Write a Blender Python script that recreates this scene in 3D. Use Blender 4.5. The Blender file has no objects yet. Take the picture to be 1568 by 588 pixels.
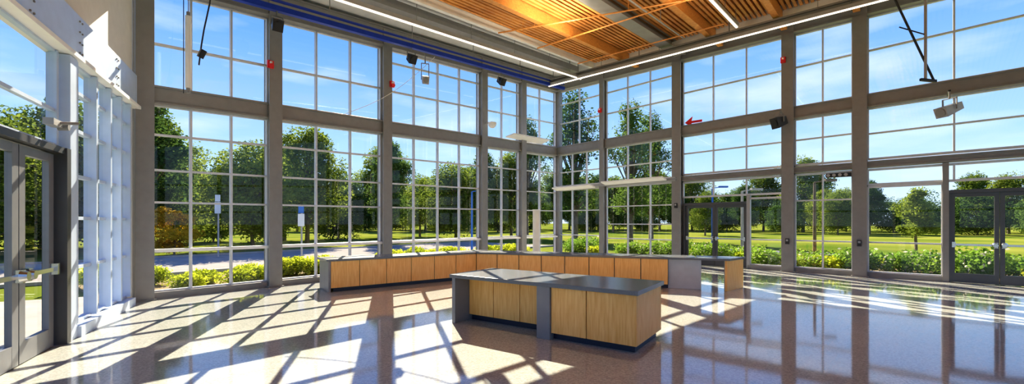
import bpy, math, random
from mathutils import Vector, Matrix
random.seed(7)
scene = bpy.context.scene
D = bpy.data

# ------------------------------------------------------------------ materials
def new_mat(name):
    m = D.materials.new(name); m.use_nodes = True
    nt = m.node_tree; nt.nodes.clear()
    return m, nt, nt.nodes, nt.links

def pbr(name, col, rough=0.5, metal=0.0, var=0.08, scale=6.0, vec=(1,1,1), col2=None, bump=0.0, coat=0.0, emis=None, es=0, ior=1.5, spec=0.5, detail=4):
    m, nt, N, L = new_mat(name)
    out = N.new('ShaderNodeOutputMaterial'); b = N.new('ShaderNodeBsdfPrincipled')
    L.new(b.outputs[0], out.inputs[0])
    tc = N.new('ShaderNodeTexCoord'); mp = N.new('ShaderNodeMapping')
    mp.inputs['Scale'].default_value = vec
    no = N.new('ShaderNodeTexNoise'); no.inputs['Scale'].default_value = scale; no.inputs['Detail'].default_value = detail
    L.new(tc.outputs['Object'], mp.inputs[0]); L.new(mp.outputs[0], no.inputs[0])
    cr = N.new('ShaderNodeValToRGB')
    if col2 is None:
        c2 = tuple(min(1, c*(1+var)) for c in col); c1 = tuple(c*(1-var) for c in col)
    else: c1, c2 = col, col2
    cr.color_ramp.elements[0].position = 0.3; cr.color_ramp.elements[0].color = (*c1, 1)
    cr.color_ramp.elements[1].position = 0.7; cr.color_ramp.elements[1].color = (*c2, 1)
    L.new(no.outputs[0], cr.inputs[0]); L.new(cr.outputs[0], b.inputs['Base Color'])
    b.inputs['Roughness'].default_value = rough; b.inputs['Metallic'].default_value = metal
    b.inputs['Coat Weight'].default_value = coat; b.inputs['IOR'].default_value = ior
    b.inputs['Specular IOR Level'].default_value = spec
    if bump:
        bp = N.new('ShaderNodeBump'); bp.inputs['Strength'].default_value = bump
        L.new(no.outputs[0], bp.inputs['Height']); L.new(bp.outputs[0], b.inputs['Normal'])
    if emis:
        b.inputs['Emission Color'].default_value = (*emis, 1); b.inputs['Emission Strength'].default_value = es
    return m

M = {}
M['steel'] = pbr('painted_steel_taupe', (0.26,0.255,0.25), 0.45, 0.1, 0.06)
M['steel_lt'] = pbr('painted_steel_grey', (0.38,0.38,0.385), 0.45, 0.1, 0.06)
M['alum'] = pbr('aluminium_mullion', (0.60,0.61,0.65), 0.35, 0.1, 0.05)
M['alum_dk'] = pbr('dark_door_frame', (0.10,0.10,0.105), 0.35, 0.4, 0.05)
M['doorgrey'] = pbr('door_grey_metal', (0.25,0.26,0.28), 0.35, 0.3, 0.05)
M['bluewhite'] = pbr('pale_blue_painted_metal', (0.54,0.64,0.80), 0.4, 0.1, 0.04)
M['white'] = pbr('white_paint', (0.85,0.84,0.81), 0.6, 0, 0.03)
M['beige'] = pbr('beige_plaster', (0.76,0.72,0.65), 0.75, 0, 0.03, bump=0.02)
M['oak'] = pbr('oak_veneer', (0.84,0.42,0.10), 0.38, 0, scale=5, vec=(9,9,0.7), col2=(0.98,0.60,0.21), coat=0.1)
M['glulam'] = pbr('glulam_timber', (0.55,0.22,0.05), 0.45, 0, scale=4, vec=(3,3,8), col2=(0.75,0.34,0.09))
M['slat'] = pbr('cedar_slat', (0.42,0.16,0.04), 0.45, 0, scale=1.2, vec=(1,1,1), col2=(0.80,0.38,0.10))
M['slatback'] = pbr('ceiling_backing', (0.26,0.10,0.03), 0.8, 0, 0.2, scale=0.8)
M['counter_top'] = pbr('grey_quartz_top', (0.17,0.185,0.205), 0.2, 0, 0.15, scale=120)
M['counter_grey'] = pbr('grey_laminate', (0.25,0.25,0.26), 0.4, 0, 0.06)
M['counter_ltgrey'] = pbr('light_grey_laminate', (0.50,0.53,0.56), 0.4, 0, 0.05)
M['kick'] = pbr('toe_kick_black', (0.010,0.016,0.04), 0.35, 0, 0.1)
M['blue'] = pbr('blue_painted_pipe', (0.012,0.05,0.42), 0.35, 0.1, 0.1)
M['black'] = pbr('black_plastic', (0.018,0.018,0.02), 0.4, 0, 0.1)
M['red'] = pbr('red_plastic', (0.70,0.015,0.02), 0.4, 0, 0.05)
M['chrome'] = pbr('brushed_chrome', (0.65,0.65,0.66), 0.2, 1.0, 0.04)
M['led'] = pbr('led_diffuser', (0.9,0.88,0.82), 0.5, 0, 0.01, emis=(1,0.82,0.64), es=2.4)
M['bark'] = pbr('bark', (0.10,0.075,0.05), 0.9, 0, scale=5, vec=(3,3,0.6), col2=(0.22,0.17,0.12), bump=0.5)
M['asphalt'] = pbr('asphalt', (0.31,0.285,0.255), 1.0, 0, 0.12, scale=2, spec=0.0)
M['kerb'] = pbr('concrete_kerb', (0.36,0.34,0.31), 0.9, 0, 0.08, scale=2, spec=0.0)
M['mulch'] = pbr('planting_bed_soil', (0.14,0.10,0.05), 0.95, 0, scale=9, col2=(0.26,0.20,0.10), bump=0.6, spec=0.1)
M['grass'] = pbr('lawn_grass', (0.07,0.12,0.015), 0.95, 0, scale=0.12, col2=(0.25,0.25,0.05), detail=14, bump=0.3, spec=0.0)
M['signwhite'] = pbr('sign_white', (0.75,0.77,0.8), 0.5, 0, 0.02)
M['signblue'] = pbr('sign_blue', (0.03,0.16,0.55), 0.5, 0, 0.05)

def glass_mat():
    m, nt, N, L = new_mat('window_glass')
    out = N.new('ShaderNodeOutputMaterial'); mix = N.new('ShaderNodeMixShader')
    t = N.new('ShaderNodeBsdfTransparent'); t.inputs[0].default_value = (0.95,0.975,0.985,1)
    g = N.new('ShaderNodeBsdfGlossy'); g.inputs['Roughness'].default_value = 0.01
    lw = N.new('ShaderNodeLayerWeight'); lw.inputs[0].default_value = 0.5
    pw = N.new('ShaderNodeMath'); pw.operation='POWER'; pw.inputs[1].default_value = 5
    ma = N.new('ShaderNodeMath'); ma.operation='MULTIPLY_ADD'; ma.inputs[1].default_value = 0.7; ma.inputs[2].default_value = 0.035
    L.new(lw.outputs['Facing'], pw.inputs[0]); L.new(pw.outputs[0], ma.inputs[0])
    L.new(ma.outputs[0], mix.inputs[0]); L.new(t.outputs[0], mix.inputs[1]); L.new(g.outputs[0], mix.inputs[2])
    L.new(mix.outputs[0], out.inputs[0])
    return m
M['glass'] = glass_mat()

def leaf_mat(name, c1, c2, trans=0.42):
    m, nt, N, L = new_mat(name)
    out = N.new('ShaderNodeOutputMaterial'); mix = N.new('ShaderNodeMixShader'); mix.inputs[0].default_value = trans
    d = N.new('ShaderNodeBsdfDiffuse'); t = N.new('ShaderNodeBsdfTranslucent')
    tc = N.new('ShaderNodeTexCoord'); no = N.new('ShaderNodeTexNoise'); no.inputs['Scale'].default_value = 1.1; no.inputs['Detail'].default_value = 5
    L.new(tc.outputs['Object'], no.inputs[0])
    oi = N.new('ShaderNodeObjectInfo')
    ad = N.new('ShaderNodeMath'); ad.operation = 'MULTIPLY_ADD'; ad.inputs[1].default_value = 0.3
    L.new(oi.outputs['Random'], ad.inputs[0]); L.new(no.outputs[0], ad.inputs[2])
    cr = N.new('ShaderNodeValToRGB')
    cr.color_ramp.elements[0].position = 0.35; cr.color_ramp.elements[0].color = (*c1,1)
    cr.color_ramp.elements[1].position = 0.9; cr.color_ramp.elements[1].color = (*c2,1)
    L.new(ad.outputs[0], cr.inputs[0]); L.new(cr.outputs[0], d.inputs[0]); L.new(cr.outputs[0], t.inputs[0])
    L.new(d.outputs[0], mix.inputs[1]); L.new(t.outputs[0], mix.inputs[2]); L.new(mix.outputs[0], out.inputs[0])
    return m
M['leaf'] = leaf_mat('tree_leaves', (0.05,0.10,0.018), (0.27,0.33,0.055))
M['leaf_b'] = leaf_mat('tree_leaves_dark', (0.038,0.085,0.025), (0.15,0.23,0.05))
M['leaf_gold'] = leaf_mat('golden_leaves', (0.45,0.27,0.02), (0.75,0.50,0.05))
M['shrub'] = leaf_mat('shrub_leaves', (0.24,0.32,0.02), (0.66,0.68,0.06),0.5)
M['shrub_b'] = leaf_mat('shrub_leaves_green', (0.08,0.19,0.025), (0.28,0.40,0.06),0.5)
M['flower'] = leaf_mat('white_blossom', (0.6,0.58,0.45), (0.85,0.8,0.7), 0.3)

def floor_mat():
    m, nt, N, L = new_mat('polished_terrazzo')
    out = N.new('ShaderNodeOutputMaterial'); b = N.new('ShaderNodeBsdfPrincipled'); L.new(b.outputs[0], out.inputs[0])
    tc = N.new('ShaderNodeTexCoord')
    vo = N.new('ShaderNodeTexVoronoi'); vo.inputs['Scale'].default_value = 60
    no = N.new('ShaderNodeTexNoise'); no.inputs['Scale'].default_value = 0.7; no.inputs['Detail'].default_value = 6
    L.new(tc.outputs['Object'], vo.inputs['Vector']); L.new(tc.outputs['Object'], no.inputs[0])
    cr = N.new('ShaderNodeValToRGB')
    cr.color_ramp.elements[0].color = (0.27,0.285,0.275,1); cr.color_ramp.elements[1].color = (0.60,0.61,0.57,1)
    sp = N.new('ShaderNodeSeparateColor'); L.new(vo.outputs['Color'], sp.inputs[0]); L.new(sp.outputs[0], cr.inputs[0])
    cr2 = N.new('ShaderNodeValToRGB')
    cr2.color_ramp.elements[0].position=0.35; cr2.color_ramp.elements[0].color = (0.40,0.415,0.395,1)
    cr2.color_ramp.elements[1].position=0.65; cr2.color_ramp.elements[1].color = (0.48,0.49,0.46,1)
    L.new(no.outputs[0], cr2.inputs[0])
    mx = N.new('ShaderNodeMix'); mx.data_type='RGBA'; mx.inputs[0].default_value = 0.5
    L.new(cr.outputs[0], mx.inputs[6]); L.new(cr2.outputs[0], mx.inputs[7]); L.new(mx.outputs[2], b.inputs['Base Color'])
    b.inputs['Roughness'].default_value = 0.065; b.inputs['IOR'].default_value = 2.3
    n2 = N.new('ShaderNodeTexNoise'); n2.inputs['Scale'].default_value = 1.6
    L.new(tc.outputs['Object'], n2.inputs[0])
    bp = N.new('ShaderNodeBump'); bp.inputs['Strength'].default_value = 0.012; bp.inputs['Distance'].default_value=0.1
    L.new(n2.outputs[0], bp.inputs['Height']); L.new(bp.outputs[0], b.inputs['Normal'])
    return m
M['floor'] = floor_mat()

# ------------------------------------------------------------------ mesh builder
class MB:
    def __init__(s): s.v=[]; s.f=[]; s.m=[]; s.mats=[]
    def mi(s, k):
        if k not in s.mats: s.mats.append(k)
        return s.mats.index(k)
    def hexa(s, bot, top, k):
        n=len(s.v); s.v += [tuple(p) for p in bot]+[tuple(p) for p in top]; i=s.mi(k)
        nb=len(bot)
        s.f.append([n+j for j in range(nb)][::-1]); s.f.append([n+nb+j for j in range(nb)])
        for j in range(nb):
            s.f.append([n+j, n+(j+1)%nb, n+nb+(j+1)%nb, n+nb+j])
        s.m += [i]*(nb+2)
    def quad(s, pts, k):
        n=len(s.v); s.v += [tuple(p) for p in pts]; s.f.append([n+j for j in range(len(pts))]); s.m.append(s.mi(k))
    def prism(s, poly, z0, z1, k):
        s.hexa([(p[0],p[1],z0) for p in poly], [(p[0],p[1],z1) for p in poly], k)
    def beam(s, p, q, w, h, k):
        p=Vector(p); q=Vector(q); d=(q-p).normalized()
        up=Vector((0,0,1)) if abs(d.z)<0.95 else Vector((0,1,0))
        r=d.cross(up).normalized()
        u=Vector((0,0,1)) if abs(d.z)<0.5 else r.cross(d).normalized()
        a=[c+r*w/2*i+u*h/2*j for c in (p,) for i,j in ((-1,-1),(1,-1),(1,1),(-1,1))]
        b=[c+r*w/2*i+u*h/2*j for c in (q,) for i,j in ((-1,-1),(1,-1),(1,1),(-1,1))]
        s.hexa(a,b,k)
    def cyl(s, p, q, r0, r1, k, n=14):
        p=Vector(p); q=Vector(q); d=(q-p).normalized()
        up=Vector((0,0,1)) if abs(d.z)<0.95 else Vector((0,1,0))
        r=d.cross(up).normalized(); u=r.cross(d).normalized()
        ang=[2*math.pi*i/n for i in range(n)]
        s.hexa([p+(r*math.cos(t)+u*math.sin(t))*r0 for t in ang],[q+(r*math.cos(t)+u*math.sin(t))*r1 for t in ang],k)
    def obj(s, name, bevel=0.0, smooth=False, link=True):
        me=D.meshes.new(name); me.from_pydata(s.v,[],s.f); 
        for k in s.mats: me.materials.append(M[k])
        for p,i in zip(me.polygons,s.m): p.material_index=i; p.use_smooth=smooth
        import bmesh
        bm=bmesh.new(); bm.from_mesh(me); bmesh.ops.recalc_face_normals(bm, faces=[f for f in bm.faces]); bm.to_mesh(me); bm.free()
        o=D.objects.new(name,me); scene.collection.objects.link(o)
        if bevel:
            b=o.modifiers.new('bevel','BEVEL'); b.width=bevel; b.segments=2; b.limit_method='ANGLE'
        return o

# ------------------------------------------------------------------ plan
Lp=Vector((-7.60,8.81)); Cp=Vector((2.08,20.27))
eA=(Cp-Lp).normalized(); LA=(Cp-Lp).length; nA=Vector((eA.y,-eA.x))
eB=Vector((12.58-2.08,10.67-20.27)).normalized(); nB=Vector((eB.y,-eB.x))   # inward
if nB.y>0: nB=-nB
eL=Vector((0.475,-0.88)).normalized(); nL=Vector((-eL.y,eL.x))
if nL.x<0: nL=-nL
def PA(a,b=0): return Lp+eA*a+nA*b
def PB(s,b=0): return Cp+eB*s+nB*b
PL0=Vector((-7.60,8.70))
def PLf(s,b=0): return PL0+eL*s+nL*b
def zroof(p):
    a=(Vector((p[0],p[1]))-Lp).dot(eA); return 6.9+0.08*a
def zA(s,z): return z if z<=1.6 else 1.6+(z-1.6)*(1+0.25*s/LA)
def zB(s,z): return z if z<=1.6 else 1.6+(z-1.6)*(1.25+0.12*s/14.23)
BEND=20.0
Lend=5.6

def v3(p,z): return Vector((p.x,p.y,z))

# floor
m=MB(); 
fp=[Vector((-7.75,8.75)),Cp+Vector((0,.25)),PB(BEND)+Vector((.2,0)),Vector((PB(BEND).x+.2,-4.7)),Vector((PLf(Lend).x-.2,-4.7)),PLf(Lend)+Vector((-.2,0))]
m.prism(fp,-0.25,0,'floor'); m.obj('floor')
# roof / ceiling
m=MB()
rp=[Vector((-7.9,8.9)),Cp+Vector((0,.5)),PB(BEND)+Vector((.4,0.1)),Vector((PB(BEND).x+.4,-4.9)),Vector((PLf(Lend).x-.4,-4.9)),PLf(Lend)+Vector((-.4,0))]
m.hexa([v3(p,zroof(p)+0.18) for p in rp],[v3(p,zroof(p)+0.45) for p in rp],'white'); m.obj('ceiling')

# ------------------------------------------------------------------ curtain walls
def column(P, s, z1, w=0.30, d=0.34, name='steel_column'):
    m=MB()
    f=0.05
    m.prism([P(s-w/2,d-.10-f),P(s+w/2,d-.10-f),P(s+w/2,d-.10),P(s-w/2,d-.10)],0,z1,'steel')
    m.prism([P(s-w/2,-.10),P(s+w/2,-.10),P(s+w/2,-.10+f),P(s-w/2,-.10+f)],0,z1,'steel')
    m.prism([P(s-w*.30,-.06),P(s+w*.30,-.06),P(s+w*.30,d-.14),P(s-w*.30,d-.14)],0,z1,'steel')
    m.prism([P(s-w/2-.03,-.13),P(s+w/2+.03,-.13),P(s+w/2+.03,d-.07),P(s-w/2-.03,d-.07)],0,0.03,'steel')
    return m.obj(name,0.004)

def hbar(m,P,s0,s1,z0,z1,h,b0,b1,k):
    m.hexa([v3(P(s0,b0),z0-h/2),v3(P(s1,b0),z1-h/2),v3(P(s1,b1),z1-h/2),v3(P(s0,b1),z0-h/2)],
           [v3(P(s0,b0),z0+h/2),v3(P(s1,b0),z1+h/2),v3(P(s1,b1),z1+h/2),v3(P(s0,b1),z0+h/2)],k)
def vbar(m,P,s,z0,z1,w,b0,b1,k):
    m.prism([P(s-w/2,b0),P(s+w/2,b0),P(s+w/2,b1),P(s-w/2,b1)],z0,z1,k)

wn=[0]
def window(P,s0,s1,rows,ncols,zf,top=None,k='alum',bw=0.042,name=None,cols=None):
    m=MB()
    def Z(s,i):
        if i==len(rows)-1 and top: return top(s)
        return zf(s,rows[i])
    if cols is None: cols=[s0+(s1-s0)*i/ncols for i in range(ncols+1)]
    for i in range(len(rows)):
        h=bw if 0<i<len(rows)-1 else bw*1.5
        hbar(m,P,s0,s1,Z(s0,i),Z(s1,i),h,-0.05,0.04,k)
    for j,c in enumerate(cols):
        vbar(m,P,c,Z(c,0),Z(c,len(rows)-1),bw,-0.05,0.045,k)
    m.quad([v3(P(s0,0),Z(s0,0)),v3(P(s1,0),Z(s1,0)),v3(P(s1,0),Z(s1,len(rows)-1)),v3(P(s0,0),Z(s0,len(rows)-1))],'glass')
    wn[0]+=1
    return m.obj(name or 'window_%d'%wn[0])

hdrA=lambda s: zroof(PA(s))-0.50
hdrB=lambda s: zroof(PB(s))-0.50
cA=[0.0,2.56,5.73,9.94,12.3,LA]
for i,s in enumerate(cA):
    column(PA,s if i else 0.08,zroof(PA(s))-0.0, w=0.30 if i<5 else 0.26)
nc=[3,3,4,2,2]
def inset(i,c): 
    return c[i]+0.12, c[i+1]-0.12
for i in range(5):
    s0,s1=inset(i,cA)
    window(PA,s0,s1,[0.14,1.0,2.0,2.67,3.40,4.02],nc[i],zA)
    window(PA,s0,s1,[4.38,5.25,6.05,6.4] if i>1 else [4.38,5.28,6.4],nc[i],zA,top=hdrA)
def fullbeam(P,s0,s1,zf,h,b0,b1,name,k='steel'):
    m=MB(); hbar(m,P,s0,s1,zf(s0),zf(s1),h,b0,b1,k)
    hbar(m,P,s0,s1,zf(s0)+h/2,zf(s1)+h/2,0.04,b0-.02,b1+.04,k)
    hbar(m,P,s0,s1,zf(s0)-h/2,zf(s1)-h/2,0.04,b0-.02,b1+.04,k)
    return m.obj(name,0.004)
fullbeam(PA,0.1,LA-.1,lambda s:zA(s,4.2),0.34,-0.08,0.14,'steel_beam')
fullbeam(PA,0.1,LA-.1,lambda s:zroof(PA(s))-0.2,0.55,-0.1,0.2,'steel_beam')
m=MB(); hbar(m,PA,0.1,LA-.1,0.07,0.07,0.14,-0.1,0.12,'steel'); m.obj('trim_1')
m=MB(); hbar(m,PA,0.2,LA-.1,1.0,0.92,0.07,0.07,0.15,'white'); m.obj('trim_2')

# wall B
cB=[0,2.54,5.73,9.29,11.08,14.95,19.0]
for i,s in enumerate(cB):
    if i==0: continue
    column(PB,s,zroof(PB(s)),w=0.34 if i>1 else 0.2,d=0.38)
window(PB,0.12,2.42,[0.14,1.0,2.0,2.75],3,zB)
window(PB,0.12,2.42,[2.9,3.4,4.05],3,zB)
window(PB,2.66,5.57,[0.14,0.9,1.5,2.1,2.75],3,zB)
window(PB,2.66,5.57,[2.9,3.4,4.05],3,zB)
window(PB,0.12,2.42,[4.35,5.2,5.9,6.2],2,zB,top=hdrB)
window(PB,2.66,5.57,[4.35,5.2,5.9,6.2],3,zB,top=hdrB)
window(PB,5.90,9.12,[2.95,3.55,4.05],3,zB)
window(PB,5.90,9.12,[4.35,5.3,6.2],3,zB,top=hdrB)
window(PB,9.46,10.9,[2.95,3.55,4.05],2,zB)
window(PB,9.46,10.9,[4.35,5.3,6.2],2,zB,top=hdrB)
window(PB,11.26,14.78,[2.95,3.5,4.05],2,zB)
window(PB,11.26,14.78,[4.35,5.3,6.2],2,zB,top=hdrB)
window(PB,15.1,18.85,[2.95,3.5,4.05],2,zB)
window(PB,15.1,18.85,[4.35,5.3,6.2],2,zB,top=hdrB)
window(PB,5.90,9.12,[2.3,2.72],3,zB)
window(PB,8.15,9.12,[0.14,1.0,2.2],1,zB)
window(PB,9.46,10.9,[0.14,1.0,2.1,2.72],2,zB)
window(PB,11.26,14.78,[2.4,2.72],2,zB)
window(PB,11.26,12.8,[0.14,1.0,2.35],1,zB)
window(PB,15.1,18.85,[0.14,1.0,2.1,2.72],2,zB)
fullbeam(PB,0.1,BEND,lambda s:zB(s,4.2),0.34,-0.1,0.16,'steel_beam')
fullbeam(PB,5.73,BEND,lambda s:zB(s,2.83),0.15,-0.1,0.14,'steel_beam')
fullbeam(PB,0.1,5.73,lambda s:zB(s,2.83),0.10,-0.1,0.30,'steel_beam','steel_lt')
fullbeam(PB,0.1,BEND,lambda s:zroof(PB(s))-0.2,0.55,-0.1,0.24,'steel_beam')
m=MB(); 
for a,b in ((0.1,5.73),(8.1,12.9),(15,19)): hbar(m,PB,a,b,0.07,0.07,0.14,-0.1,0.12,'steel')
m.obj('trim_3')

dn=[0]
def glass_door(P,s0,s1,h,k='alum_dk',hside=1,pull=True,name=None,rail=None,st=0.085):
    m=MB()
    for s in (s0+st/2,s1-st/2): vbar(m,P,s,0.01,h,st,-0.03,0.03,k)
    hbar(m,P,s0,s1,h-0.05,h-0.05,0.10,-0.029,0.029,k)
    hbar(m,P,s0,s1,0.13,0.13,0.24,-0.029,0.029,k)
    m.quad([v3(P(s0,0),0.1),v3(P(s1,0),0.1),v3(P(s1,0),h),v3(P(s0,0),h)],'glass')
    hbar(m,P,s0+0.04,s1-0.04,1.0,1.0,0.05,0.04,0.08,'chrome')
    for s in (s0+0.06,s1-0.06): vbar(m,P,s,0.93,1.07,0.07,0.03,0.10,'chrome')
    sp = s1-0.07 if hside>0 else s0+0.07
    if pull: m.cyl(v3(P(sp,0.08),1.0),v3(P(sp,0.14),1.0),0.07,0.05,'chrome')
    dn[0]+=1
    return m.obj(name or 'door_%d'%dn[0])
def door_frame(P,s0,s1,h,k='alum_dk'):
    m=MB()
    for s in (s0-.04,s1+.04): vbar(m,P,s,0,h+.08,0.08,-0.08,0.10,k)
    hbar(m,P,s0,s1,h+.045,h+.045,0.09,-0.08,0.10,k)
    return m.obj('trim_%d'%(20+dn[0]))
door_frame(PB,6.0,8.05,2.2); glass_door(PB,6.0,7.02,2.2,hside=1); glass_door(PB,7.03,8.05,2.2,hside=-1)
door_frame(PB,12.95,14.7,2.35); glass_door(PB,12.95,13.82,2.35,hside=1); glass_door(PB,13.83,14.7,2.35,hside=-1)
m=MB(); vbar(m,PB,12.86,0,zB(12.9,2.75),0.12,-.08,.14,'steel'); vbar(m,PB,8.12,0,zB(8.1,2.3),0.10,-.08,.12,'steel_lt'); m.obj('trim_4')

# ------------------------------------------------------------------ left wall
m=MB()
m.prism([PLf(0.12,0.02),PLf(0.5,0.02),PLf(0.5,-0.2),PLf(0.12,-0.2)],0,zroof(PLf(0)),'beige')
m.obj('wall_left')
m=MB(); m.prism([PLf(0.16,0.02),PLf(0.5,0.02),PLf(0.5,0.04),PLf(0.16,0.04)],0,0.1,'white'); m.obj('baseboard_left')
def window_left(s0,s1,rows,cols,name=None,dep=0.12,w=0.07):
    m=MB()
    for r in rows: hbar(m,PLf,s0,s1,r,r,w*.7,-0.05,dep*.35,'bluewhite')
    for c in cols: vbar(m,PLf,c,rows[0],rows[-1],w,-0.05,dep,'bluewhite')
    m.quad([v3(PLf(s0,0),rows[0]),v3(PLf(s1,0),rows[0]),v3(PLf(s1,0),rows[-1]),v3(PLf(s0,0),rows[-1])],'glass')
    wn[0]+=1; m.obj('window_%d'%wn[0])
window_left(0.52,3.10,[0.18,0.95,1.65,2.25,2.9,3.45,3.83],[0.56,1.1,1.65,2.3,3.06],dep=.10)
m=MB(); m.prism([PLf(.5,-.1),PLf(3.12,-.1),PLf(3.12,.16),PLf(.5,.16)],0,0.15,'bluewhite'); m.obj('trim_5')
m=MB(); m.prism([PLf(3.12,-.12),PLf(3.36,-.12),PLf(3.36,.12),PLf(3.12,.12)],0,3.83,'bluewhite')
m.obj('mullion_post',0.005)
m=MB(); m.prism([PLf(3.40,-.1),PLf(3.52,-.1),PLf(3.52,.14),PLf(3.40,.14)],0,2.56,'alum_dk')
hbar(m,PLf,3.52,Lend,2.52,2.52,0.08,-.1,.12,'alum_dk'); m.obj('trim_6')
glass_door(PLf,3.58,4.42,2.46,k='doorgrey',hside=1,name='door_5',st=0.13)
glass_door(PLf,4.44,5.28,2.46,k='doorgrey',hside=-1,name='door_6',st=0.13)
window_left(3.42,Lend,[2.60,3.05,3.83],[3.46,5.3],dep=.03,w=.06)
m=MB()
m.prism([PLf(0.12,-.15),PLf(Lend,-.15),PLf(Lend,.10),PLf(0.12,.10)],3.87,4.5,'bluewhite')
m.prism([PLf(0.12,-.15),PLf(Lend,-.15),PLf(Lend,.16),PLf(0.12,.16)],3.84,3.90,'white')
for s in (1.3,2.9,4.3):
    for ds in (0,0.09):
        for z in (3.98,4.12,4.27,4.42):
            m.cyl(v3(PLf(s+ds,.10),z),v3(PLf(s+ds,.115),z),0.014,0.014,'steel',8)
m.obj('spandrel_beam',0.003)
m=MB()
m.prism([PLf(0.5,-.15),PLf(2.0,-.15),PLf(2.0,.02),PLf(0.5,.02)],4.5,6.95,'beige')
m.prism([PLf(2.0,-.15),PLf(Lend,-.15),PLf(Lend,.02),PLf(2.0,.02)],4.5,5.6,'beige')
m.prism([PLf(2.0,-.15),PLf(Lend,-.15),PLf(Lend,.02),PLf(2.0,.02)],6.7,6.95,'beige')
m.obj('wall_left_upper')
window_left(2.0,Lend,[5.62,6.7],[2.05,3.2,4.4,5.5],dep=.03)
# unseen rear of the hall (behind / beside the viewpoint), glazing added for sky fill
def glazed_wall(p,q,name,nbay):
    d=(q-p).normalized(); Ln=(q-p).length; n=Vector((-d.y,d.x))
    P=lambda s,b=0: p+d*s+n*b
    zt=lambda s: zroof(P(s))+.15
    m=MB()
    m.hexa([v3(P(0,-.08),0),v3(P(Ln,-.08),0),v3(P(Ln,.08),0),v3(P(0,.08),0)],[v3(P(0,-.08),.3),v3(P(Ln,-.08),.3),v3(P(Ln,.08),.3),v3(P(0,.08),.3)],'beige')
    m.hexa([v3(P(0,-.08),zt(0)-.6),v3(P(Ln,-.08),zt(Ln)-.6),v3(P(Ln,.08),zt(Ln)-.6),v3(P(0,.08),zt(0)-.6)],[v3(P(0,-.08),zt(0)),v3(P(Ln,-.08),zt(Ln)),v3(P(Ln,.08),zt(Ln)),v3(P(0,.08),zt(0))],'beige')
    for i in range(nbay+1):
        s=Ln*i/nbay; vbar(m,P,min(max(s,.1),Ln-.1),0,zt(s)-.05,.2,-.1,.1,'steel')
    for z in (2.3,4.2): hbar(m,P,0,Ln,z,z,.1,-.05,.05,'alum')
    m.quad([v3(P(0),.3),v3(P(Ln),.3),v3(P(Ln),zt(Ln)-.6),v3(P(0),zt(0)-.6)],'glass')
    m.obj(name)
glazed_wall(PLf(Lend),Vector((PLf(Lend).x,-4.5)),'wall_entry',3)
glazed_wall(Vector((PLf(Lend).x,-4.5)),Vector((PB(BEND).x,-4.5)),'wall_rear',6)
glazed_wall(Vector((PB(BEND).x,-4.5)),PB(BEND),'wall_right',3)

# ------------------------------------------------------------------ ceiling structure
m=MB()
b=2.75
def amin(b):
    a=13.0
    while a>-12:
        p=PA(a,b)
        if not ((p-PL0).dot(nL)>0.3 and p.y>-4.2 and (p.y>3.8 or p.x>PLf(Lend).x+.2)): break
        a-=0.25
    return a+0.25
while b<19.5:
    a0=amin(b); 
    a=15.5
    while (PA(a,b)-Cp).dot(nB)<1.3 or PA(a,b).x>16.4: 
        a-=0.05
        if a<a0: break
    if a>a0+0.5:
        p=PA(a0,b); q=PA(a,b)
        m.beam(v3(p,zroof(p)-0.02),v3(q,zroof(q)-0.02),0.075,0.06,'slat')
    b+=0.135
m.obj('wood_slat_ceiling')
m=MB()
q4=[PA(13.4,2.65),PA(13.2,12.0),Vector((16.3,6.0)),Vector((16.3,-4.3)),Vector((-4.6,-4.3)),Vector((-4.6,4.3)),PA(0.0,2.65)]
m.hexa([v3(p,zroof(p)+0.10) for p in q4],[v3(p,zroof(p)+0.14) for p in q4],'slatback'); m.obj('ceiling_backing_board')

def rbeam(b,w,h,dz,k,name,a0=None,a1=13.6,bev=0.004):
    a0=amin(b) if a0 is None else a0
    p=PA(a0,b); q=PA(a1,b); m=MB()
    m.beam(v3(p,zroof(p)+dz),v3(q,zroof(q)+dz),w,h,k)
    return m
for b in (4.2,7.3,9.2,11.0,12.9):
    a1=14.6
    while (PA(a1,b)-Cp).dot(nB)<0.35 : a1-=0.05
    rbeam(b,0.17,0.34,-0.2,'glulam','g',a1=a1).obj('glulam_beam',0.006)
a1=14.4
m=rbeam(5.9,0.42,0.05,-0.30,'steel','s',a1=a1); 
for bb,w,h,dz in ((5.9,0.04,0.28,-.15),(5.9,0.42,0.04,-.03)):
    p=PA(amin(bb),bb); q=PA(a1,bb); m.beam(v3(p,zroof(p)+dz),v3(q,zroof(q)+dz),w,h,'steel')
m.obj('roof_girder')
m=rbeam(2.75,0.12,0.42,-0.05,'white','f',a0=0.2,a1=13.5); m.obj('ceiling_fascia')
m=MB(); p=PB(2.0,1.2); q=PB(15.5,1.2); m.beam(v3(p,zroof(p)-.05),v3(q,zroof(q)-.05),0.12,0.42,'white'); m.obj('ceiling_fascia')
m=rbeam(1.9,0.24,0.22,-0.1,'steel','x',a0=0.0,a1=13.9); m.obj('roof_girder')
p=PA(0.4,1.06); q=PA(14.0,1.06); m=MB()
m.beam(v3(p,zroof(p)-.65),v3(q,zroof(q)-.65),0.12,0.12,'blue')
m.cyl(v3(p,zroof(p)-.47),v3(q,zroof(q)-.47),0.035,0.035,'blue')
for a in (1.2,3.5,6,8.5,11,13.2):
    r=PA(a,1.06); m.cyl(v3(r,zroof(r)-.65),v3(r,zroof(r)+.18),0.012,0.012,'steel',8)
m.obj('blue_track_beam')
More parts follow.
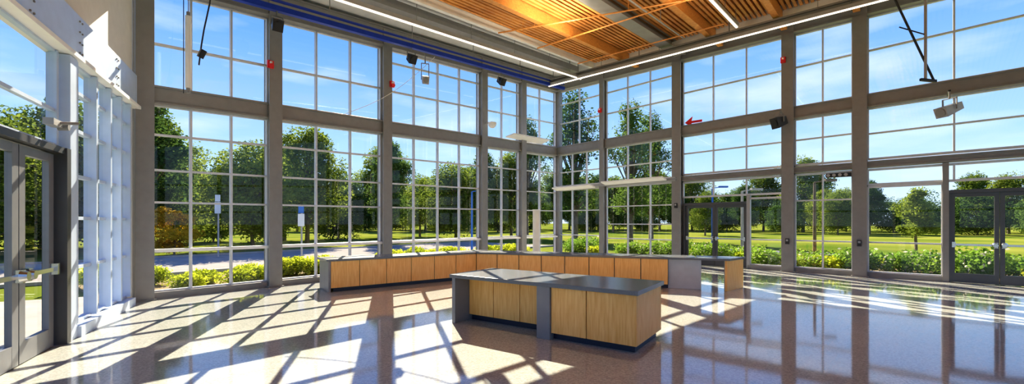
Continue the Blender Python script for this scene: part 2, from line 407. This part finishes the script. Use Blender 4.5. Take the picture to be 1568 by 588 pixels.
def led(p,q,name,zp,zq,w=0.10):
    m=MB(); p=v3(p,zp); q=v3(q,zq)
    m.beam(p,q,w,0.10,'steel_lt'); d=Vector((0,0,-0.062)); m.beam(p+d,q+d,w*.5,0.03,'led')
    n=6
    for i in range(n+1):
        c=p.lerp(q,(i+.1)/(n+.2)); m.cyl(c+Vector((0,0,.05)),Vector((c.x,c.y,zroof(c)+.18)),0.008,0.008,'steel',6)
    m.obj(name)
p=PA(1.0,2.4); q=PA(13.2,2.4); led(p,q,'linear_led_light',zroof(p)-.6,zroof(q)-.6)
p=PB(1.0,1.9); q=PB(15.0,1.7)
m=MB(); m.beam(v3(p,7.48),v3(q,7.48),0.22,0.05,'steel'); m.beam(v3(p,7.30),v3(q,7.30),0.22,0.05,'steel'); m.beam(v3(p,7.39),v3(q,7.39),0.05,0.16,'steel'); 
for s in (2,5,8,11,14):
    r=PB(s,1.8); m.cyl(v3(r,7.4),v3(r,zroof(r)+.18),0.015,0.015,'steel',8)
m.obj('roof_girder')
led(PB(1.1,1.9)+nB*.12,PB(15,1.7)+nB*.12,'linear_led_light',7.28,7.28)
p=PA(5,8.3);q=PA(12.2,8.3); led(p,q,'linear_led_light',zroof(p)-.5,zroof(q)-.5)
m=MB()
for (a,b,c,d,dz,k) in ((4,3.4,12.5,3.4,-.35,'glulam'),(6,5.0,6,13,-.42,'steel_lt'),(9.5,3,9.5,11.5,-.42,'glulam'),(12,3,12,8,-.42,'glulam'),(3,3,3,14,-.42,'steel_lt'),(0,6.7,12.3,6.7,-.4,'steel_lt'),(7.6,3,10.4,9.8,-.40,'glulam'),(8,7.8,11.8,12.5,-.40,'black')):
    p=PA(a,b); q=PA(c,d); m.cyl(v3(p,zroof(p)+dz),v3(q,zroof(q)+dz),0.022,0.022,k,8)
    for t in (0.15,0.5,0.85):
        r=p.lerp(q,t); m.cyl(v3(r,zroof(r)+dz),v3(r,zroof(r)+.15),0.01,0.01,k,6)
m.obj('sprinkler_pipes')

# ------------------------------------------------------------------ reception counters
def counter_quad(m,f0,f1,b0,b1,t0,t1,s0,s1,z0,z1,k):
    def P(t,s): return f0.lerp(f1,t).lerp(b0.lerp(b1,t),s)
    m.prism([P(t0,s0),P(t1,s0),P(t1,s1),P(t0,s1)],z0,z1,k)
f0=Vector((-0.95,6.87)); f1=Vector((1.48,5.20)); d=(f1-f0).normalized(); nb=Vector((-d.y,d.x))
W=1.08; b0=f0+nb*W; b1=f1+nb*W; Ln=(f1-f0).length
m=MB(); cq=lambda *a: counter_quad(m,f0,f1,b0,b1,*a)
cq(-0.012,1.012,-0.02,1.02,0.715,0.77,'counter_top')
cq(0,0.022,0,1,0,0.715,'counter_grey')
cq(0.53,0.60,0.0,0.9,0,0.715,'counter_grey')
cq(0.03,0.53,0.36,0.95,0.0,0.09,'kick')
cq(0.60,0.985,0.10,0.92,0.0,0.09,'kick')
cq(0.022,0.53,0.34,0.98,0.09,0.715,'kick')
n=3
for i in range(n):
    t0=0.024+(0.506)*i/n; t1=t0+0.506/n-0.003
    cq(t0,t1,0.315,0.34,0.09,0.712,'oak'); cq(t0,t1,0.98,1.0,0.09,0.712,'oak')
cq(0.60,0.985,0.06,0.96,0.09,0.715,'kick')
for t0,t1 in ((0.602,0.775),(0.779,1.0)):
    cq(t0,t1,0.03,0.06,0.09,0.712,'oak'); cq(t0,t1,0.96,1.0,0.09,0.712,'oak')
cq(0.985,1.0,0.062,0.958,0.09,0.712,'oak')
m.obj('reception_island_counter',0.004)
m=MB()
A0=Vector((-4.14,9.80)); A1=Vector((-1.0,12.2)); B1=Vector((4.94,9.97))
dA=(A1-A0).normalized(); nAA=Vector((-dA.y,dA.x))
dB=(B1-A1).normalized(); nBB=Vector((-dB.y,dB.x))
Ab0=A0+nAA*0.8; Bb1=Vector((5.62,10.55))
def isect(p,d,q,e):
    t=((q.x-p.x)*e.y-(q.y-p.y)*e.x)/(d.x*e.y-d.y*e.x); return p+d*t
mit=isect(A0+nAA*.8,dA,A1+nBB*.8,dB)
cq=lambda *a: counter_quad(m,A0,A1,Ab0,mit,*a)
H=0.75
cq(-0.012,1.0,-0.03,1.02,H-.05,H,'counter_top')
cq(0,0.012,0,1,0,H-.05,'counter_grey')
cq(0.012,1.0,0.03,1,0.09,H-.05,'kick'); cq(0.03,1.0,0.09,0.94,0,0.09,'kick')
n=6
for i in range(n): cq(0.014+0.986*i/n,0.014+0.986*(i+1)/n-0.003,0.0,0.03,0.09,H-.053,'oak')
def cq2(*a): counter_quad(m,A1,B1,mit,A1+nBB*.8+dB*(B1-A1).length,*a)
cq2(0,0.90,-0.03,1.02,H-.05,H,'counter_top')
m.prism([A1.lerp(B1,.9)-nBB*.024,B1-nBB*.024+dB*.05,Bb1+dB*.05,A1.lerp(B1,.9)+nBB*.816],H-.05,H,'counter_top')
cq2(0,0.80,0.03,1,0.09,H-.05,'kick'); cq2(0,0.80,0.09,0.94,0,0.09,'kick')
n=8
for i in range(n): cq2(0.80*i/n+.001,0.80*(i+1)/n-0.002,0.0,0.03,0.09,H-.053,'oak')
cq2(0.80,0.915,0.10,0.97,0,H-.05,'counter_ltgrey')
m.prism([B1-dB*.05,B1,Bb1,Bb1-dB*.05],0,H-.05,'oak')
m.prism([B1-dB*.065,B1-dB*.05,Bb1-dB*.05,Bb1-dB*.065],0,H-.05,'counter_grey')
m.obj('reception_counter',0.004)
m=MB(); c=PA(12.1,1.0); m.cyl(v3(c,0),v3(c,2.05),0.14,0.14,'beige',24); m.cyl(v3(c,2.05),v3(c,2.09),0.16,0.16,'white',24); m.cyl(v3(c,0),v3(c,.06),.18,.18,'steel',24); m.obj('round_pedestal')

# ------------------------------------------------------------------ fixtures
def stage_speaker(pt,aim,k='black',sc=1.0,up=0.3,body=(0.22,0.30,0.26)):
    m=MB(); c=Vector(pt); a=Vector(aim).normalized()
    r=a.cross(Vector((0,0,1))).normalized(); u=r.cross(a).normalized()
    w,l,h=[x*sc for x in body]
    def bx(a0,a1,w0,h0,k): m.hexa([c+a*a0+r*i*w0/2+u*j*h0/2 for i,j in((-1,-1),(1,-1),(1,1),(-1,1))],[c+a*a1+r*i*w/2+u*j*h/2 for i,j in((-1,-1),(1,-1),(1,1),(-1,1))],k)
    bx(-l/2,l/2,w*.75,h*.7,k)
    m.cyl(c+a*l/2,c+a*(l/2+.02),w*.38,w*.40,'black' if k=='black' else 'steel',16)
    for i in (-1,1): m.beam(c+r*i*(w/2+.015)-u*.02,c+r*i*(w/2+.015)+Vector((0,0,up*.6)),.02,.03,'steel')
    m.beam(c-r*(w/2+.02)+Vector((0,0,up*.6)),c+r*(w/2+.02)+Vector((0,0,up*.6)),.03,.02,'steel')
    m.cyl(c+Vector((0,0,up*.6)),c+Vector((0,0,up)),.02,.02,'steel',8)
    return m
for a in (2.26,5.97,9.92):
    r=PA(a,1.06); stage_speaker(v3(r,zroof(r)-1.0),(0.5,-0.6,-0.5)).obj('spotlight')
r=PB(9.15,0.7); m=stage_speaker(v3(r,4.72),(-0.9,-0.2,-0.3),sc=1.3,up=.32); m.beam(v3(PB(9.15,.30),5.05),v3(r,5.05),.04,.04,'steel'); m.obj('wall_speaker')
r=PB(12.9,0.75); m=stage_speaker(v3(r,4.45),(-0.9,-0.1,-0.35),k='steel_lt',sc=1.3,up=.45,body=(.22,.42,.2)); m.beam(v3(PB(12.9,.22),4.92),v3(r,4.92),.05,.05,'black'); m.obj('wall_speaker')
r=PB(10.7,.35); m=MB(); m.beam(v3(PB(10.3,.35),2.98),v3(PB(10.9,.35),2.98),.14,.12,'black'); m.beam(v3(PB(10.6,.1),3.02),v3(PB(10.6,.35),3.02),.05,.05,'steel')
for i in range(4): m.cyl(v3(PB(10.36+.14*i,.42),2.98),v3(PB(10.36+.14*i,.45),2.98),.045,.045,'steel_lt',12)
m.obj('led_array_fixture')
def dome(pt,anchor,name='dome_camera'):
    m=MB(); c=Vector(pt)
    rings=6; n=16; R=.15
    for i in range(rings):
        t0=math.pi/2*i/rings; t1=math.pi/2*(i+1)/rings
        m.cyl(c-Vector((0,0,R*math.sin(t0))),c-Vector((0,0,R*math.sin(t1))),R*math.cos(t0),max(R*math.cos(t1),.004),'white',n)
    m.cyl(c,c+Vector((0,0,.06)),R*1.05,R*1.0,'white',n)
    m.beam(c+Vector((0,0,.08)),Vector(anchor)+Vector((0,0,.08)),.04,.04,'steel_lt'); m.obj(name)
r=PA(9.94,.6); dome(v3(r,5.2),v3(PA(9.94,.26),5.2))
r=PA(6.6,.9); stage_speaker(v3(r,5.95),(0.3,-.7,-.4),k='steel_lt',sc=.9,up=.8).obj('spotlight')
def strobe(p,name='fire_alarm_strobe'):
    m=MB(); P,s,b,z=p
    m.prism([P(s-.07,b),P(s+.07,b),P(s+.07,b+.06),P(s-.07,b+.06)],z-.09,z+.09,'red')
    m.prism([P(s-.03,b+.06),P(s+.03,b+.06),P(s+.02,b+.10),P(s-.02,b+.10)],z-.02,z+.06,'white')
    m.cyl(v3(P(s,b+.03),z-.02),v3(P(s,b+.12),z-.05),.045,.055,'red',12)
    m.obj(name,.004)
strobe((PA,2.42,0.24,5.4)); strobe((PA,5.85,.24,5.75)); strobe((PB,9.18,.29,6.75)); strobe((PB,2.5,.29,6.3))
m=MB()
o=lambda s,z:v3(PB(6.0+s,.12),5.2+z); o2=lambda s,z:v3(PB(6.0+s,.15),5.2+z)
ar=[(0,.06),(.28,.26),(.24,.10),(.62,.10),(.62,.02),(.24,.02),(.28,-.14)]
m.hexa([o(*a) for a in ar],[o2(*a) for a in ar],'red'); m.obj('red_arrow_sign')
m=MB(); r=Vector((9.95,10.45)); m.cyl(v3(r,5.0),v3(r,zroof(r)+.18),.03,.03,'steel_lt',10)
q=Vector((8.9,10.6)); m.cyl(v3(q,zroof(q)+.1),v3(r+Vector((.2,0)),5.0),.025,.025,'black',10)
m.beam(v3(r+Vector((-.12,0)),5.02),v3(r+Vector((.25,0)),4.98),.06,.06,'black')
m.cyl(v3(q+Vector((.55,0)),6.35),v3(r,6.1),.015,.015,'black',8)
m.obj('hanging_boom_arm')
m=MB(); r=Vector((-6.30,8.45)); m.cyl(v3(r,4.2),v3(r,5.6),.05,.05,'white',16); m.cyl(v3(r,5.6),v3(r,5.68),.03,.03,'steel',10); m.cyl(v3(r,4.1),v3(r,4.2),.035,.035,'steel',10)
m.cyl(v3(r,5.6),v3(r,zroof(r)+.18),.007,.007,'steel',6); m.cyl(v3(r+Vector((-.09,0)),4.1),v3(r+Vector((-.09,0)),zroof(r)+.18),.008,.008,'black',6)
m.obj('hanging_banner_tube')
m=MB(); pts=[v3(Vector((-5.75,8.5)),7.2),Vector((-5.95,8.55,5.9)),Vector((-6.1,8.6,5.4)),Vector((-6.15,8.6,5.1)),Vector((-6.2,8.6,4.7))]
for a,b in zip(pts,pts[1:]): m.cyl(a,b,.014,.014,'black',8)
m.cyl(Vector((-6.1,8.6,5.0)),Vector((-6.18,8.6,4.85)),.06,.06,'black',10); m.obj('hanging_cable')
m=MB(); a=v3(PA(4.3,.3),4.55); b=v3(PA(6.9,1.0),6.7); 
prev=a
for i in range(1,9):
    t=i/8; c=a.lerp(b,t)-Vector((0,0,.25*math.sin(math.pi*t))); m.cyl(prev,c,.008,.008,'white',6); prev=c
m.obj('slack_cable')
for s,z in ((9.29,.98),(11.08,.98),(5.73,2.2)):
    m=MB(); m.prism([PB(s-.05,.285),PB(s+.05,.285),PB(s+.05,.34),PB(s-.05,.34)],z-.09,z+.09,'black'); m.prism([PB(s-.03,.34),PB(s+.03,.34),PB(s+.03,.345),PB(s-.03,.345)],z,z+.06,'steel_lt'); m.obj('card_reader',.004)
m=MB(); m.beam(v3(PLf(3.75,.12),2.82),v3(PLf(4.0,.12),2.82),.10,.08,'steel_lt'); m.cyl(v3(PLf(3.85,.12),2.82),v3(PLf(3.7,.3),2.86),.02,.02,'steel',8); m.cyl(v3(PLf(3.72,.12),2.80),v3(PLf(3.72,.22),2.80),.05,.04,'steel',12); m.obj('door_closer')
m=MB(); m.hexa([v3(PA(11.2,.16),4.95),v3(PA(13.6,.16),5.0),v3(PA(13.6,.6),5.12),v3(PA(11.2,.6),5.02)],[v3(PA(11.2,.16),5.0),v3(PA(13.6,.16),5.05),v3(PA(13.6,.6),5.17),v3(PA(11.2,.6),5.07)],'white'); m.obj('light_shelf')
for s0,s1,z in ((0.3,2.3,3.0),(2.8,5.4,3.12)):
    m=MB(); m.hexa([v3(PB(s0,.36),z),v3(PB(s1,.36),z+.04),v3(PB(s1,.75),z+.12),v3(PB(s0,.75),z+.08)],[v3(PB(s0,.36),z+.05),v3(PB(s1,.36),z+.09),v3(PB(s1,.75),z+.17),v3(PB(s0,.75),z+.13)],'white'); m.obj('light_shelf')

# ------------------------------------------------------------------ exterior
m=MB(); m.quad([(-260,-120,-.12),(260,-120,-.12),(260,420,-.12),(-260,420,-.12)],'grass'); m.obj('lawn')
def strip(P,s0,s1,b0,b1,z0,z1,k,name):
    m=MB(); m.prism([P(s0,b0),P(s1,b0),P(s1,b1),P(s0,b1)],z0,z1,k); m.obj(name)
strip(PA,-8,24,-14.2,-6.02,-.11,-.09,'asphalt','road')
strip(PA,-8,24,-6.0,-5.75,-.11,-.02,'kerb','kerb'); strip(PA,-8,24,-14.45,-14.22,-.11,-.02,'kerb','kerb')
strip(PA,-.5,LA+1,-4.6,-.16,-.11,-.06,'mulch','planting_bed')
strip(PB,-.5,26,-4.2,-.16,-.11,-.06,'mulch','planting_bed')
strip(PB,2,50,-12.5,-10.8,-.11,-.09,'kerb','footpath')
strip(PLf,-2,8,-3,-.2,-.118,-.10,'kerb','entry_paving')

def leaf_blob(m,c,R,n,sz,rng,k,flat=1.0):
    ki=m.mi(k)
    for _ in range(n):
        z=rng.uniform(-1,1); t=rng.uniform(0,6.283); q=math.sqrt(1-z*z)
        rr=R*(rng.uniform(.5,1.12))
        p=Vector((c[0]+q*math.cos(t)*rr,c[1]+q*math.sin(t)*rr,c[2]+z*rr*flat))
        a=Vector((rng.gauss(0,1),rng.gauss(0,1),rng.gauss(0,.7))).normalized()
        b=a.cross(Vector((rng.gauss(0,1),rng.gauss(0,1),rng.gauss(0,1)))).normalized()
        s=sz*rng.uniform(.6,1.3)
        i=len(m.v); m.v += [tuple(p-a*s*.6),tuple(p+b*s*.35),tuple(p+a*s*.6),tuple(p-b*s*.35)]
        m.f.append([i,i+1,i+2,i+3]); m.m.append(ki)
def tree_mesh(name,seed,H,R,trunk,nb,nl,sz,k,zflat=0.85,top=0.5):
    rng=random.Random(seed); m=MB()
    r0=H*.02
    m.cyl((0,0,-.2),(0.05,0,trunk),r0,r0*.8,'bark',8); m.cyl((.05,0,trunk),(0,.1,H*.85),r0*.8,r0*.2,'bark',8)
    for i in range(nb):
        f=rng.uniform(0,1); t=rng.uniform(0,6.283)
        prof=math.sin(math.pi*min(1,(f*.85+.15)))**top
        q=prof*rng.uniform(.3,.95)*R*.8
        c=Vector((q*math.cos(t),q*math.sin(t),trunk+(H-trunk)*(.08+.84*f)))
        st=Vector((0,0,trunk*.8+(c.z-trunk*.8)*.45)); m.cyl(st,c,r0*.3,r0*.08,'bark',5)
        leaf_blob(m,c,R*rng.uniform(.16,.38),nl,sz,rng,k,zflat)
    o=m.obj(name); me=o.data; D.objects.remove(o); return me
T=[tree_mesh('tree_a',1,8.5,3.4,1.2,60,300,.17,'leaf'),
   tree_mesh('tree_b',2,9.6,2.8,1.6,54,280,.17,'leaf_b',top=.8),
   tree_mesh('tree_c',3,7.0,4.0,.8,60,300,.18,'leaf',top=.4),
   tree_mesh('tree_d',4,12.5,3.0,2.0,60,140,.18,'leaf_b',top=.9),
   tree_mesh('tree_small',5,3.1,1.05,.9,24,260,.09,'leaf'),
   tree_mesh('tree_gold',6,2.6,1.3,.2,24,300,.09,'leaf_gold'),
   tree_mesh('tree_e',8,5.5,3.4,.2,46,260,.18,'leaf_b',top=.4)]
def put(me,name,x,y,sc=1.0,rot=None,parent=None,sx=1.0):
    o=D.objects.new(name,me); scene.collection.objects.link(o); o.location=(x,y,-.12)
    o.rotation_euler[2]=random.uniform(0,6.28) if rot is None else rot; o.scale=(sc*sx,sc*sx,sc*random.uniform(.88,1.1))
    if parent: o.parent=parent
    return o
rngp=random.Random(11)
for (a,b,i,sc) in ((-2,-19,0,.85),(3.5,-20,1,1.05),(8.5,-18.5,2,.95),(13,-21,0,1.05),(18.5,-18.5,1,.9),(26,-19,2,1.1),(33,-18,0,1.0),(-6,-22,1,.9),(0.5,-25,2,1.1),(6,-26,0,.95)):
    p=PA(a,b); put(T[i],'tree',p.x,p.y,sc)
put(T[5],'golden_shrub_tree',PA(4.0,-16.2).x,PA(4.0,-16.2).y,1.1)
for x,y,i,sc in ((5.5,38,3,1.15),(9.8,36,3,1.05),(1.5,44,3,.95),(12.8,40,3,.95),(-3,46,1,1.0)):
    put(T[i],'tree',x,y,sc)
put(T[4],'tree',21.6,23.2,1.25)
for x,y,i,sc in ((24,54,0,.7),(42,56,2,.8)):
    put(T[i],'tree',x,y,sc)
emp=D.objects.new('distant_woodland',None); scene.collection.objects.link(emp)
for i in range(9):
    p=PA(-10+5.0*i,-30+rngp.uniform(-2,2)); put(T[rngp.choice([6,6,0])],'woodland_tree',p.x,p.y,rngp.uniform(.8,1.3),parent=emp)
for j in range(3):
    for i in range(34):
        ang=math.radians(-62+124*(i+.5*(j%2))/33)
        R=78+12*j+rngp.uniform(-5,5)
        kk=rngp.choice([0,1,2,6,6]) 
        put(T[kk],'woodland_tree',R*math.sin(ang),R*math.cos(ang),rngp.uniform(.7,1.25)*(1.0+.12*j),parent=emp,sx=1.15)
def shrub_mesh(name,seed,R,h,k,fl=None):
    rng=random.Random(seed); m=MB()
    for i in range(9):
        t=rng.uniform(0,6.28); q=rng.uniform(0,.65)*R; c=(q*math.cos(t),q*math.sin(t),h*rng.uniform(.35,.65))
        m.cyl((0,0,0),c,.012,.006,'bark',5)
        leaf_blob(m,c,R*.45,200,.07,rng,k,.75)
        if fl: leaf_blob(m,(c[0],c[1],c[2]+.05),R*.47,10,.07,rng,fl,.75)
    o=m.obj(name); me=o.data; D.objects.remove(o); return me
S=[shrub_mesh('shrub_a',21,.62,.62,'shrub'),shrub_mesh('shrub_b',22,.55,.5,'shrub'),shrub_mesh('shrub_c',23,.7,.75,'shrub_b','flower'),shrub_mesh('shrub_d',24,.65,.7,'shrub_b')]
for i in range(34):
    a=-.2+16.7*i/34; b=-rngp.uniform(1.3,3.8)
    p=PA(a,b); put(S[rngp.choice([0,1])],'shrub',p.x,p.y,rngp.uniform(.8,1.15))
for i in range(56):
    s=-.5+25*i/56; b=-rngp.uniform(1.2,3.7)
    p=PB(s,b); put(S[rngp.choice([2,3,2,0])],'shrub',p.x,p.y,rngp.uniform(.9,1.35))
for i in range(5):
    p=PLf(-1+1.6*i,-4.2); put(S[rngp.choice([0,1])],'shrub',p.x,p.y,1.0)
for a,b,i in ((-14,-8,0),(-18,-14,2),(-12,-20,1),(-24,-10,0)):
    p=PA(a,b); put(T[i],'tree',p.x,p.y,.95)
def sign(x,y,h,name,k1='signwhite',k2='signblue'):
    m=MB(); m.cyl((x,y,-.12),(x,y,h),.04,.04,'steel_lt',8); m.prism([Vector((x-.14,y-.06)),Vector((x+.14,y-.06)),Vector((x+.14,y-.03)),Vector((x-.14,y-.03))],h-.9,h-.35,k1)
    m.prism([Vector((x-.12,y-.06)),Vector((x+.12,y-.06)),Vector((x+.12,y-.03)),Vector((x-.12,y-.03))],h-.32,h,k2); m.obj(name)
sign(-9.3,19.2,2.3,'street_sign','signwhite','signblue'); sign(-14.2,21.0,2.9,'street_sign','signwhite','signwhite')
for x,y,h,k in ((-2.4,26,3.4,'signblue'),(13.1,18.8,3.3,'bark'),(12.0,26,3.6,'signblue'),(10.6,20.0,3.0,'steel_lt')):
    m=MB(); m.cyl((x,y,-.12),(x,y,h),.07,.05,k,10); m.beam((x,y,h),(x+.6,y,h+.1),.05,.05,k); m.prism([Vector((x+.4,y-.1)),Vector((x+.9,y-.1)),Vector((x+.9,y+.1)),Vector((x+.4,y+.1))],h+.04,h+.14,k); m.obj('street_lamp')

# ------------------------------------------------------------------ light
w=D.worlds.new('sky'); scene.world=w; w.use_nodes=True; N=w.node_tree.nodes; L=w.node_tree.links; N.clear()
out=N.new('ShaderNodeOutputWorld'); bg=N.new('ShaderNodeBackground'); L.new(bg.outputs[0],out.inputs[0])
tc=N.new('ShaderNodeTexCoord'); sx=N.new('ShaderNodeSeparateXYZ'); L.new(tc.outputs['Generated'],sx.inputs[0])
cr=N.new('ShaderNodeValToRGB'); L.new(sx.outputs[2],cr.inputs[0])
e=cr.color_ramp.elements; e[0].position=0.0; e[0].color=(0.68,0.82,0.97,1); e[1].position=0.75; e[1].color=(0.06,0.20,0.74,1)
x=e.new(0.14); x.color=(0.40,0.62,0.95,1); x=e.new(0.36); x.color=(0.16,0.37,0.88,1)
mp=N.new('ShaderNodeMapping'); mp.inputs['Scale'].default_value=(1.2,1.2,5); L.new(tc.outputs['Generated'],mp.inputs[0])
no=N.new('ShaderNodeTexNoise'); no.inputs['Scale'].default_value=2.6; no.inputs['Detail'].default_value=9; L.new(mp.outputs[0],no.inputs[0])
c2=N.new('ShaderNodeValToRGB'); c2.color_ramp.elements[0].position=.52; c2.color_ramp.elements[0].color=(0,0,0,1); c2.color_ramp.elements[1].position=.8; c2.color_ramp.elements[1].color=(.55,.55,.55,1); L.new(no.outputs[0],c2.inputs[0])
mx=N.new('ShaderNodeMix'); mx.data_type='RGBA'; L.new(c2.outputs[0],mx.inputs[0]); L.new(cr.outputs[0],mx.inputs[6]); mx.inputs[7].default_value=(.95,.97,1,1)
L.new(mx.outputs[2],bg.inputs[0]); bg.inputs[1].default_value=1.12
sun=D.lights.new('sun','SUN'); sun.energy=15.0; sun.angle=0.004; sun.color=(1,0.87,0.66)
so=D.objects.new('sun',sun); scene.collection.objects.link(so)
el=math.radians(33); dv=Vector((0.27*math.cos(el),-0.963*math.cos(el),-math.sin(el)))
so.rotation_euler=dv.to_track_quat('-Z','Y').to_euler(); so.location=(0,0,30)
def fill_uplight(p,z,pw,sx_,sy_,rot):  # added fill lamp without a fixture, warms the slats and bounces light down
    l=D.lights.new('fill_uplight','AREA'); l.shape='RECTANGLE'; l.size=sx_; l.size_y=sy_; l.energy=pw; l.color=(1,.84,.62)
    o=D.objects.new('ceiling_fill_uplight',l); scene.collection.objects.link(o); o.location=(p.x,p.y,z); o.rotation_euler=(math.pi,0,rot)
ra=math.atan2(eA.y,eA.x)
for a,b in ((3,4.9),(8,4.9),(3,8.2),(8,8.2),(2,11.5),(8,11.5)):
    p=PA(a,b); fill_uplight(p,zroof(p)-.8,60,2.5,.12,ra)
# ------------------------------------------------------------------ camera
cam=D.cameras.new('camera'); co=D.objects.new('camera',cam); scene.collection.objects.link(co)
co.location=(0,0,1.6); co.rotation_euler=(math.radians(90),0,0)
cam.sensor_width=36; cam.lens=36*760/1792; cam.shift_y=52/1792; cam.clip_start=.05; cam.clip_end=1000
scene.camera=co
scene.view_settings.view_transform='Standard'
try: scene.view_settings.look='Medium High Contrast'
except Exception: scene.view_settings.look='None'
scene.view_settings.exposure=0.15
